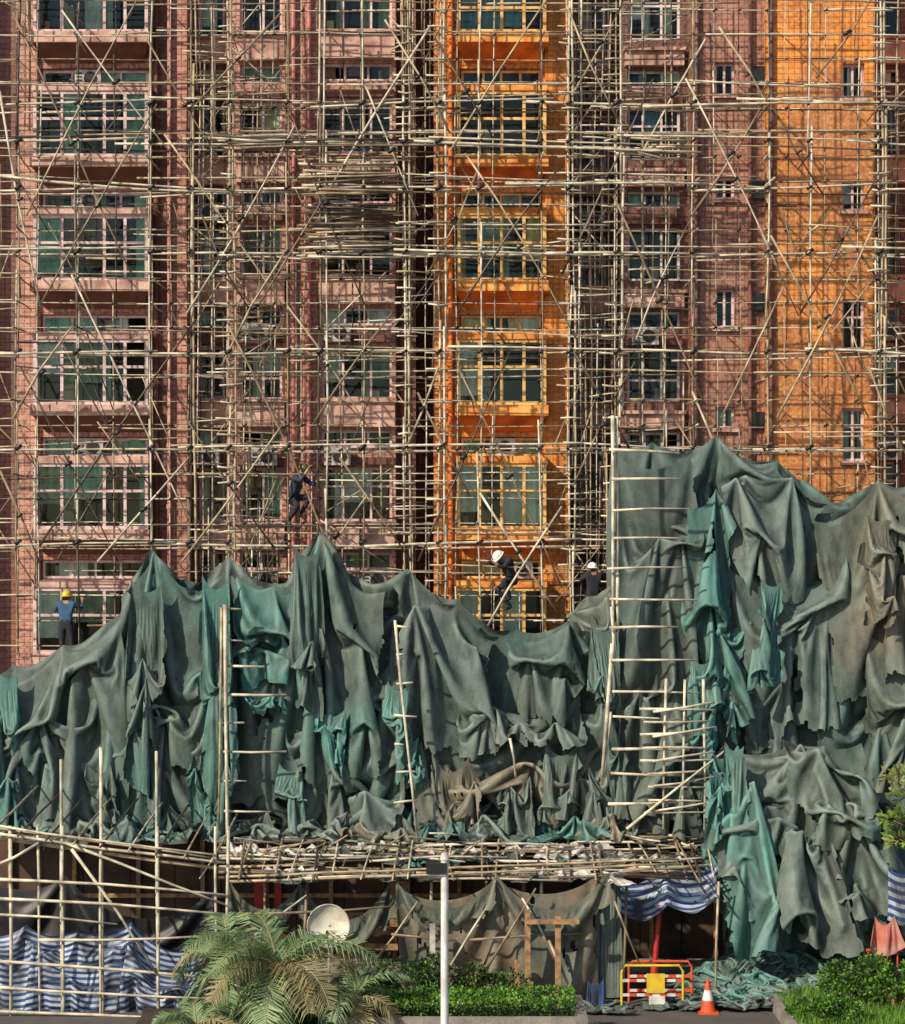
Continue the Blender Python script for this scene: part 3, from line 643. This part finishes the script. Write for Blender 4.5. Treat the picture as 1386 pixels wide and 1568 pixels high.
rp=MB(); rp.tube([W(1003,1475,-5.5),W(1010,1385,-5.5)],.06,.06,M['redp'],8); rp.tube([W(1003,1478,-5.5),W(1001,1500,-5.5)],.09,.09,M['redp'],8); rp.obj('red_prop')

# ---------------------------------------------------------------- ground, road, planters
def asph():
    m,nt,b,o=mk('asphalt'); f=noisef(nt,1.5,detail=6); c=mixc(nt,f,(0.055,0.052,0.05),(0.1,0.09,0.08)); c=mixc(nt,noisef(nt,60,.4,.7),c,(0.13,0.12,0.11)); nt.links.new(c,b.inputs['Base Color']); b.inputs['Roughness'].default_value=.85; bump(nt,b,noisef(nt,80),.4,.01); return m
g=MB(); g.face([(-300,-300,0),(300,-300,0),(300,300,0),(-300,300,0)],asph()); g.obj('ground')
CON=simple('concrete',(0.3,0.27,0.23),(0.17,0.15,0.13),2,.85,.3)
SOIL=simple('soil',(0.06,0.04,0.025),(0.03,0.022,0.015),3,.95,.5)
pv=MB(); pv.box(-20,20,-2.9,-1.8,0,.12,CON); pv.obj('pavement')
pl=MB()
pl.box(W(520,0,-10.6).x,W(885,0,-10.6).x,-10.7,-10.5,0,.74,CON); pl.box(W(885,0,-10.6).x,W(885,0,-10.6).x+.2,-10.7,-8.6,0,.743,CON)
pl.box(W(200,0,-10.6).x,W(520,0,-10.6).x,-10.69,-10.5,0,.5,CON)
pl.box(W(200,0,-10.6).x,W(885,0,-10.6).x,-10.5,-8.6,0,.46,SOIL); pl.obj('planter_wall')
bd=MB(); xb=W(1190,0,-7.5).x
bd.box(xb,xb+.2,-11,-4.8,0,.22,CON); bd.box(xb+.2,12,-4.99,-4.8,0,.217,CON); bd.box(xb+.2,12,-11,-4.99,0,.17,SOIL); bd.obj('planting_bed_kerb')
def leafm(n,c1,c2):
    m,nt,b,o=mk(n); f=noisef(nt,1.8,.4,.6,detail=3); c=mixc(nt,f,c1,c2); nt.links.new(c,b.inputs['Base Color']); b.inputs['Roughness'].default_value=.5
    t=N(nt,'ShaderNodeBsdfTranslucent'); nt.links.new(c,t.inputs[0]); s=N(nt,'ShaderNodeMixShader'); s.inputs[0].default_value=.3
    nt.links.new(b.outputs[0],s.inputs[1]); nt.links.new(t.outputs[0],s.inputs[2]); nt.links.new(s.outputs[0],o.inputs[0]); return m
LF=[leafm('leaf_bright',(0.18,0.38,0.03),(0.1,0.24,0.025)),leafm('leaf_green',(0.06,0.15,0.03),(0.035,0.09,0.02)),leafm('leaf_dark',(0.03,0.065,0.02),(0.018,0.035,0.012)),leafm('leaf_yellow',(0.34,0.36,0.12),(0.22,0.25,0.07)),leafm('palm_leaf',(0.30,0.42,0.2),(0.13,0.24,0.09)),leafm('palm_dry',(0.42,0.38,0.2),(0.26,0.22,0.1))]
def leaf(mb,p,d,L,w,mat):
    d=d.normalized(); s=d.cross(Vector((R(-1,1),R(-1,1),R(-1,1)))).normalized()*w
    mb.face([p,p+d*L*.5+s,p+d*L-Vector((0,0,L*.15)),p+d*L*.5-s],mat)
def clump(mb,c,rad,n,L,mats,wts,up=.4):
    for _ in range(n):
        v=Vector((random.gauss(0,1),random.gauss(0,1),random.gauss(0,1))).normalized()
        r=R(.45,1)*(1+.35*noise.noise(v*2.2+Vector(c)))
        p=Vector((c[0]+v.x*rad[0]*r,c[1]+v.y*rad[1]*r,c[2]+v.z*rad[2]*r))
        leaf(mb,p,v+Vector((R(-.7,.7),R(-.7,.7),up+R(-.5,.5))),L*R(.6,1.3),L*.28,random.choices(mats,wts)[0])
hd=MB()
x0=W(430,0,-9.5).x; x1=W(880,0,-9.5).x
for _ in range(11000):
    x=R(x0,x1); y=R(-10.4,-8.8); z=.46+R(0,.5)*(1+.15*noise.noise(Vector((x*2,y*2,0)))); 
    if random.random()<.5: z=.92+.14*noise.noise(Vector((x*1.5,y*2,3)))+R(-.07,.07)
    leaf(hd,Vector((x,y,z)),Vector((R(-1,1),R(-1,1),R(.2,1.3))),R(.05,.1),.024,random.choices([LF[0],LF[1],LF[2]],[6,2,.7] if z>.85 else [2,3,2])[0])
hd.obj('hedge')
def shrub(name,px,y,ztop,w,n,mats,wts,L=.1):
    mb=MB(); c=W(px,0,y)
    for k in range(8):
        a=R(0,6.3); e=Vector((c.x+math.cos(a)*w*.7,y+math.sin(a)*w*.4,ztop*R(.5,.95))); mb.tube([(c.x,y,0),((c.x+e.x)/2+R(-.05,.05),y,e.z*.6),e],.025,.008,M['wood'],5)
        clump(mb,e,(w*R(.3,.55),w*.4,ztop*R(.15,.28)),n//8,L,mats,wts)
    return mb.obj(name)
shrub('shrub',625,-7.9,1.25,.8,1900,LF[:3],[1,4,3]); shrub('shrub',745,-8.0,1.1,.9,1900,LF[:3],[1,3,3]); shrub('shrub',690,-7.8,.8,.6,900,LF[:3],[1,3,3])
shrub('shrub',1310,-7.0,1.1,.8,2400,LF[:3],[4,4,2]); shrub('shrub',1375,-7.6,1.2,.7,2000,LF[:3],[5,4,1]); shrub('shrub',1240,-8.2,.5,.5,1200,LF[:3],[4,4,1]); shrub('shrub',1270,-8.8,.7,.6,1500,LF[:3],[5,4,1])
gr=MB()
for _ in range(12000):
    x=R(xb+.22,10.5); y=R(-10.5,-5.0); h=R(.1,.34)*(1+.8*noise.noise(Vector((x,y,0))))
    d=Vector((R(-.5,.5),R(-.5,.5),1)).normalized(); s=Vector((R(-1,1),R(-1,1),0)).normalized()*.015; p=Vector((x,y,.16))
    gr.face([p-s,p+s,p+d*h],random.choices([LF[0],LF[1],LF[3]],[6,2,.8])[0])
gr.obj('grass')
tt=MB(); TY=-7.0; b0=W(1425,0,TY); tt.tube([(b0.x,TY,0),(b0.x-.1,TY-.1,2),(b0.x+.05,TY,4),(b0.x,TY,5)],.1,.03,M['wood'],8)
for (px,py,r) in ((1378,1190,.26),(1390,1245,.26),(1368,1256,.22),(1400,1215,.4),(1378,1285,.22),(1425,1180,.55),(1435,1270,.55)):
    c=W(px,py,TY); tt.tube([(b0.x,TY,c.z-.8),((b0.x+c.x)/2,TY,c.z-.2),c],.03,.01,M['wood'],5); clump(tt,c,(r*1.3,r,r*.5),70,.2,[LF[3],LF[0],LF[1]],[6,2,1])
tt.obj('small_tree')
def palm(name,px,py,y,nf,Lf,lean=0):
    mb=MB(); c=W(px,py,y)
    mb.tube([(c.x-lean,y,0),(c.x-lean*.4,y,c.z*.5),(c.x,y,c.z)],.17,.11,M['wood'],10)
    for i in range(nf):
        a=i*2.4+R(-.2,.2); el=R(.2,1.3) if i>nf*.25 else R(-.3,.3); L=Lf*R(.8,1.15); out=Vector((math.cos(a),math.sin(a),0))
        pts=[]; p=Vector(c); n=22; e=el
        for k in range(n+1):
            pts.append(p.copy()); p=p+(out*math.cos(e)+Vector((0,0,math.sin(e))))*L/n; e-=.085*R(.8,1.2)
        mt=LF[4] if random.random()<.85 else LF[5]
        mb.tube(pts,.025,.008,LF[5],5)
        sd=Vector((-out.y,out.x,0))
        for k in range(2,n):
            t=k/n; ll=Lf*.3*math.sin(math.pi*min(1,t*.85+.15))**.7+.08
            for s in (-1,1):
                for sub_ in (0,.5):
                    pp=pts[k].lerp(pts[min(k+1,n)],sub_); tg=(pts[min(k+1,n)]-pts[k-1]).normalized()
                    d=(sd*s*R(.75,1)+tg*.65+Vector((0,0,R(-.1,.35)))).normalized(); l=ll*R(.85,1.15)
                    w=tg*.017
                    m1=pp+d*l*.5; e1=pp+d*l*.95-Vector((0,0,l*R(.2,.45)))
                    mb.face([pp-w,pp+w,m1+w,m1-w],mt); mb.face([m1-w,m1+w,e1],mt)
    return mb.obj(name)
palm('palm_tree',425,1488,-10.2,22,2.3); palm('palm_tree',350,1460,-9.6,12,1.6,.3); palm('palm_tree',300,1575,-11,9,1.2); palm('palm_tree',545,1530,-10.4,10,1.4)

# ---------------------------------------------------------------- street furniture
WH=simple('white_paint',(0.8,0.79,0.75),(0.5,0.48,0.43),3,.45)
lp=MB(); c=W(681,0,-15)
zt=W(681,1306,-15).z
lp.tube([(c.x,-15,0),(c.x,-15,.6),],.1,.1,WH,14); lp.tube([(c.x,-15,.6),(c.x,-15,zt-.12)],.075,.068,WH,14); lp.tube([(c.x,-15,zt-.12),(c.x,-15,zt)],.085,.06,WH,14)
lp.box(c.x-.33,c.x+.04,-15.12,-14.86,zt-.36,zt-.17,M['dark']); lp.box(c.x-.3,c.x+.02,-15.09,-14.89,zt-.4,zt-.36,M['acw'])
lp.obj('street_lamp')
sd=MB(); c=W(503,1418,-7.4); rD=.46; CR=simple('dish_cream',(0.8,0.76,0.62),(0.55,0.5,0.38),3,.5)
rings=[]; 
for j in range(7):
    rr_=rD*j/6; rings.append([(c.x+rr_*math.cos(a*math.pi/16),c.y+.16*(1-(j/6)**2)+.0,c.z+rr_*1.02*math.sin(a*math.pi/16)) for a in range(32)])
for j in range(1,7):
    for a in range(32):
        b_=(a+1)%32
        if j==1: sd.face([rings[0][0],rings[1][a],rings[1][b_]],CR)
        else: sd.face([rings[j-1][a],rings[j][a],rings[j][b_],rings[j-1][b_]],CR)
sd.tube([(c.x+rD*1.0*math.cos(a*math.pi/16),c.y,c.z+rD*1.02*math.sin(a*math.pi/16)) for a in range(33)],.015,.015,M['acw'],6)
sd.tube([(c.x,c.y,c.z-rD),(c.x,c.y-.35,c.z-.1)],.015,.015,M['acw'],6); sd.tube([(c.x,c.y-.32,c.z-.12),(c.x,c.y-.42,c.z-.04)],.045,.03,M['dark'],8)
sd.tube([(c.x,c.y+.15,c.z),(c.x,c.y+.3,c.z-.1),(c.x,c.y+.3,0)],.035,.035,M['acw'],8); sd.obj('satellite_dish')
cn=MB(); OR_=simple('cone_orange',(0.75,0.1,0.02),(0.55,0.07,0.02),4,.5); c=W(1084,1550,-7)
cn.box(c.x-.22,c.x+.22,-7.22,-6.78,0,.04,OR_)
def fr_(z): return .16*(1-z/.78)+.02
for a,b_,mt in ((.04,.28,OR_),(.28,.5,WH),(.5,.6,OR_),(.6,.72,OR_)): cn.tube([(c.x,-7,a),(c.x,-7,b_)],fr_(a),fr_(b_),mt,20)
cn.obj('traffic_cone',smooth=False)
br_=MB(); YEL=simple('yellow_sign',(0.75,0.52,0.03),(0.5,0.34,0.02),4,.5); y=-6.6
a=W(952,0,y).x; b_=W(1046,0,y).x
for yy,(xa,xb_) in ((y,(a,b_)),(y+.45,(a+.2,b_+.25))):
    br_.tube([(xa,yy,0),(xa,yy,.82),(xa+.08,yy,.95),(xb_-.08,yy,.95),(xb_,yy,.82),(xb_,yy,0)],.028,.028,YEL if yy==y else OR_,8)
    for z in (.62,.3):
        n=8
        for k in range(n): 
            p=xa+(xb_-xa)*k/n; br_.box(p,p+(xb_-xa)/n,yy-.02,yy+.02,z-.03,z+.03,OR_ if k%2 else WH)
br_.box(a+.55,a+.95,y-.06,y-.03,.35,.78,YEL); br_.box(a+.6,a+.95,y-.1,y-.03,.08,.28,WH)
br_.obj('road_barrier')
rb=MB()
p=W(1330,1440,-6.9); 
for k in range(5):
    xx=p.x+k*.16; rb.tube([(xx,-6.9,.2),(xx,-6.9,1.35)],.02,.02,OR_,6)
rb.tube([(p.x-.05,-6.9,1.35),(p.x+.75,-6.9,1.35)],.03,.03,OR_,8); rb.tube([(p.x-.05,-6.9,.9),(p.x+.75,-6.9,.9)],.025,.025,WH,8)
rb.obj('orange_safety_rail')
drape('red_tarpaulin_bag',[(1340,1402),(1370,1400)],[(1335,1440),(1378,1440)],-6.95,-7.0,simple('faded_red_sheet',(0.45,0.07,0.04),(0.5,0.25,0.2),2,.7),cell=.08,slx=1.8,sly=1.2,yback=-6.85,yfront=-7.4,seed=70,amp=.2,levels=2,steps=(60,40))

# ---------------------------------------------------------------- people
SK=simple('skin',(0.38,0.22,0.14),(0.3,0.16,0.1),8,.6); HAIR=simple('hair_black',(0.015,0.012,0.01),None,9,.6)
def person(name,loc,rotz,ov,cshirt,ctrou,chelm,scale=1.0):
    J=dict(pelvis=(0,0,.93),spine=(0,.01,1.12),chest=(0,0,1.34),neck=(0,-.01,1.49),head=(0,-.03,1.58),crown=(0,-.02,1.68),
      shL=(.18,0,1.42),elL=(.27,-.02,1.15),wrL=(.25,-.2,.98),shR=(-.18,0,1.42),elR=(-.27,-.02,1.15),wrR=(-.25,-.2,.98),
      hiL=(.1,0,.9),knL=(.12,-.03,.5),anL=(.12,.02,.09),toL=(.13,-.17,.04),hiR=(-.1,0,.9),knR=(-.12,-.03,.5),anR=(-.12,.02,.09),toR=(-.13,-.17,.04))
    J.update(ov)
    rad=dict(pelvis=.15,spine=.135,chest=.155,neck=.06,head=.09,crown=.075,sh=.08,el=.05,wr=.034,hi=.1,kn=.07,an=.045,to=.04)
    tag=dict(pelvis=2,spine=1,chest=1,neck=0,head=0,crown=3,sh=1,el=1,wr=0,hi=2,kn=2,an=2,to=4)
    names=list(J); pos=[Vector(J[n]) for n in names]; rd=[rad.get(n,rad.get(n[:2])) for n in names]; tg=[tag.get(n,tag.get(n[:2])) for n in names]
    ed=[('pelvis','spine'),('spine','chest'),('chest','neck'),('neck','head'),('head','crown')]
    for s in 'LR': ed+=[('chest','sh'+s),('sh'+s,'el'+s),('el'+s,'wr'+s),('pelvis','hi'+s),('hi'+s,'kn'+s),('kn'+s,'an'+s),('an'+s,'to'+s)]
    E=[(names.index(a),names.index(b)) for a,b in ed]
    for s in 'LR':
        wi=names.index('wr'+s); d=(pos[wi]-pos[names.index('el'+s)]).normalized(); side=d.cross(Vector((0,0,1))); side=side.normalized() if side.length>.1 else Vector((1,0,0)); nr_=d.cross(side)
        pos.append(pos[wi]+d*.07); rd.append(.034); tg.append(0); pi=len(pos)-1; E.append((wi,pi))
        for k,l in enumerate((.06,.072,.068,.052)):
            b0=pos[pi]+side*(k-1.5)*.021+d*.02
            i0=len(pos); pos+= [b0,b0+d*l*.55+nr_*.01,b0+d*l*.8+nr_*.04]; rd+=[.011,.01,.008]; tg+=[0,0,0]; E+=[(pi,i0),(i0,i0+1),(i0+1,i0+2)]
        b0=pos[wi]+d*.03+side*.04; i0=len(pos); pos+=[b0,b0+side*.03+d*.035]; rd+=[.013,.01]; tg+=[0,0]; E+=[(pi,i0),(i0,i0+1)]
    me=bpy.data.meshes.new('t'); me.from_pydata([tuple(p) for p in pos],E,[]); ob=bpy.data.objects.new('t',me); sc.collection.objects.link(ob)
    mo=ob.modifiers.new('s','SKIN'); 
    for i,sv in enumerate(me.skin_vertices[0].data): sv.radius=(rd[i],rd[i]*(.8 if i<3 else 1)); sv.use_root=(i==0)
    ob.modifiers.new('u','SUBSURF').levels=2
    dg=bpy.context.evaluated_depsgraph_get(); dg.update(); m2=bpy.data.meshes.new_from_object(ob.evaluated_get(dg)); bpy.data.objects.remove(ob)
    m2.name=name; m2.materials.clear(); BO=M['dark']
    for mt in (SK,cshirt,ctrou,HAIR,BO): m2.materials.append(mt)
    segs=[(pos[a],pos[b],tg[a],tg[b]) for a,b in E]
    for p in m2.polygons:
        c=p.center; best=9;bt=0
        for a,b,ta,tb in segs:
            ab=b-a; t=max(0,min(1,(c-a).dot(ab)/max(1e-9,ab.length_squared))); dd=(c-(a+ab*t)).length
            if dd<best: best=dd; bt=ta if t<.6 else tb
        p.material_index=bt; p.use_smooth=True
    o2=bpy.data.objects.new(name,m2); sc.collection.objects.link(o2)
    hm=MB(); h=Vector(J['head']); up=(Vector(J['crown'])-h).normalized(); fw=Vector((0,-1,0)); fw=(fw-up*fw.dot(up)).normalized(); rt=up.cross(fw)
    base=h+up*.045
    pr=None
    for j in range(7):
        an=j/6*math.pi/2; r=.128*math.cos(an)+.002; z=.12*math.sin(an)
        ring=[base+rt*r*math.cos(q*math.pi/10)*.92+fw*r*math.sin(q*math.pi/10)*1.1+up*z for q in range(20)]
        if pr:
            for q in range(20): hm.face([pr[q],pr[(q+1)%20],ring[(q+1)%20],ring[q]],chelm)
        pr=ring
    rg_=[base+rt*.15*math.cos(q*math.pi/10)*.92+fw*(.15+.04*max(0,math.sin(q*math.pi/10)))*math.sin(q*math.pi/10)*1.1-up*.008 for q in range(20)]
    r0=[base+rt*.125*math.cos(q*math.pi/10)*.92+fw*.125*math.sin(q*math.pi/10)*1.1+up*.003 for q in range(20)]
    for q in range(20): hm.face([rg_[q],rg_[(q+1)%20],r0[(q+1)%20],r0[q]],chelm)
    ho_=hm.obj('helmet',o2,True)
    fc=MB()
    fc.tube([h+fw*.085+up*.02,h+fw*.115-up*.01],.01,.017,SK,6)
    for s in (-1,1):
        fc.tube([h+fw*.088+rt*s*.032+up*.022,h+fw*.097+rt*s*.032+up*.022],.011,.008,HAIR,8); fc.tube([h+rt*s*.085,h+rt*s*.1+up*.01],.028,.02,SK,8)
    fc.tube([h+fw*.09+rt*-.022-up*.04,h+fw*.09+rt*.022-up*.04],.007,.007,M['redp'],6)
    fc.obj('face',o2,True)
    o2.location=loc; o2.rotation_euler=(0,0,rotz); o2.scale=(scale,)*3
    return o2
HY=simple('helmet_yellow',(0.7,0.5,0.03),(0.5,0.35,0.03),3,.35); HD=simple('helmet_dark',(0.1,0.09,0.04),None,3,.35); HW=simple('helmet_white',(0.85,0.85,0.82),(0.75,0.75,0.7),3,.35)
BV=simple('vest_blue',(0.03,0.1,0.2),(0.02,0.06,0.12),6,.8); DK=simple('dark_cloth',(0.02,0.022,0.03),None,6,.85); NV=simple('navy_cloth',(0.03,0.04,0.08),None,6,.85)
STRETCH=dict(elL=(.33,-.1,1.25),wrL=(.3,-.35,1.3),elR=(-.33,-.12,1.3),wrR=(-.26,-.34,1.5))
p=W(95,915,-2.1); person('construction_worker',(p.x,-1.55,p.z-1.66),math.radians(170),STRETCH,BV,DK,HY,1.05)
CR_=dict(pelvis=(0,.0,.5),spine=(0,-.1,.68),chest=(0,-.22,.88),neck=(0,-.27,1.02),head=(0,-.31,1.1),crown=(0,-.33,1.2),shL=(.18,-.2,.95),shR=(-.18,-.2,.95),elL=(.26,-.42,.78),wrL=(.2,-.62,.9),elR=(-.28,-.4,.85),wrR=(-.22,-.55,1.1),
  hiL=(.1,0,.48),hiR=(-.1,0,.48),knL=(.2,-.38,.52),anL=(.14,-.15,.1),toL=(.14,-.33,.05),knR=(-.2,-.3,.3),anR=(-.15,.05,-.1),toR=(-.15,-.12,-.14))
p=W(458,722,-2.3); person('construction_worker',(p.x-.25,-1.6,p.z-1.16),math.radians(65),CR_,NV,DK,HD,1.1)
BEND=dict(CR_); BEND.update(head=(0,-.36,1.02),crown=(0,-.44,1.09),neck=(0,-.3,.98))
p=W(765,856,-2.3); person('construction_worker',(p.x+.35,-1.6,p.z-1.08),math.radians(-60),BEND,DK,DK,HW,1.1)
p=W(908,866,-2.0); person('construction_worker',(p.x,-1.95,p.z-1.66),math.radians(190),STRETCH,DK,DK,HW)

# ---------------------------------------------------------------- light, world, camera
S=Vector((-.70,-.66,.68))
sun=bpy.data.lights.new('sun','SUN'); sun.energy=5; sun.angle=math.radians(1.0); sun.color=(1,.87,.7)
so=bpy.data.objects.new('sun',sun); so.rotation_euler=S.to_track_quat('Z','Y').to_euler(); sc.collection.objects.link(so)
wd=bpy.data.worlds.new('World'); sc.world=wd; wd.use_nodes=True; nt=wd.node_tree
sk=nt.nodes.new('ShaderNodeTexSky'); sk.sky_type='NISHITA'; sk.sun_disc=False
sk.sun_elevation=math.atan2(S.z,math.hypot(S.x,S.y)); sk.sun_rotation=math.atan2(S.x,S.y)
nt.links.new(sk.outputs[0],nt.nodes['Background'].inputs[0]); nt.nodes['Background'].inputs[1].default_value=.12
cam=bpy.data.cameras.new('camera'); cam.sensor_fit='HORIZONTAL'; cam.sensor_width=36; cam.lens=36*F/1386; cam.shift_y=(853-784)/1386; cam.clip_end=2000
co=bpy.data.objects.new('camera',cam); co.location=(0,-50,10); co.rotation_euler=(math.radians(90),0,0); sc.collection.objects.link(co); sc.camera=co
sc.view_settings.view_transform='Standard'; sc.view_settings.look='None'; sc.view_settings.exposure=0
print('done',time.time()-T0)
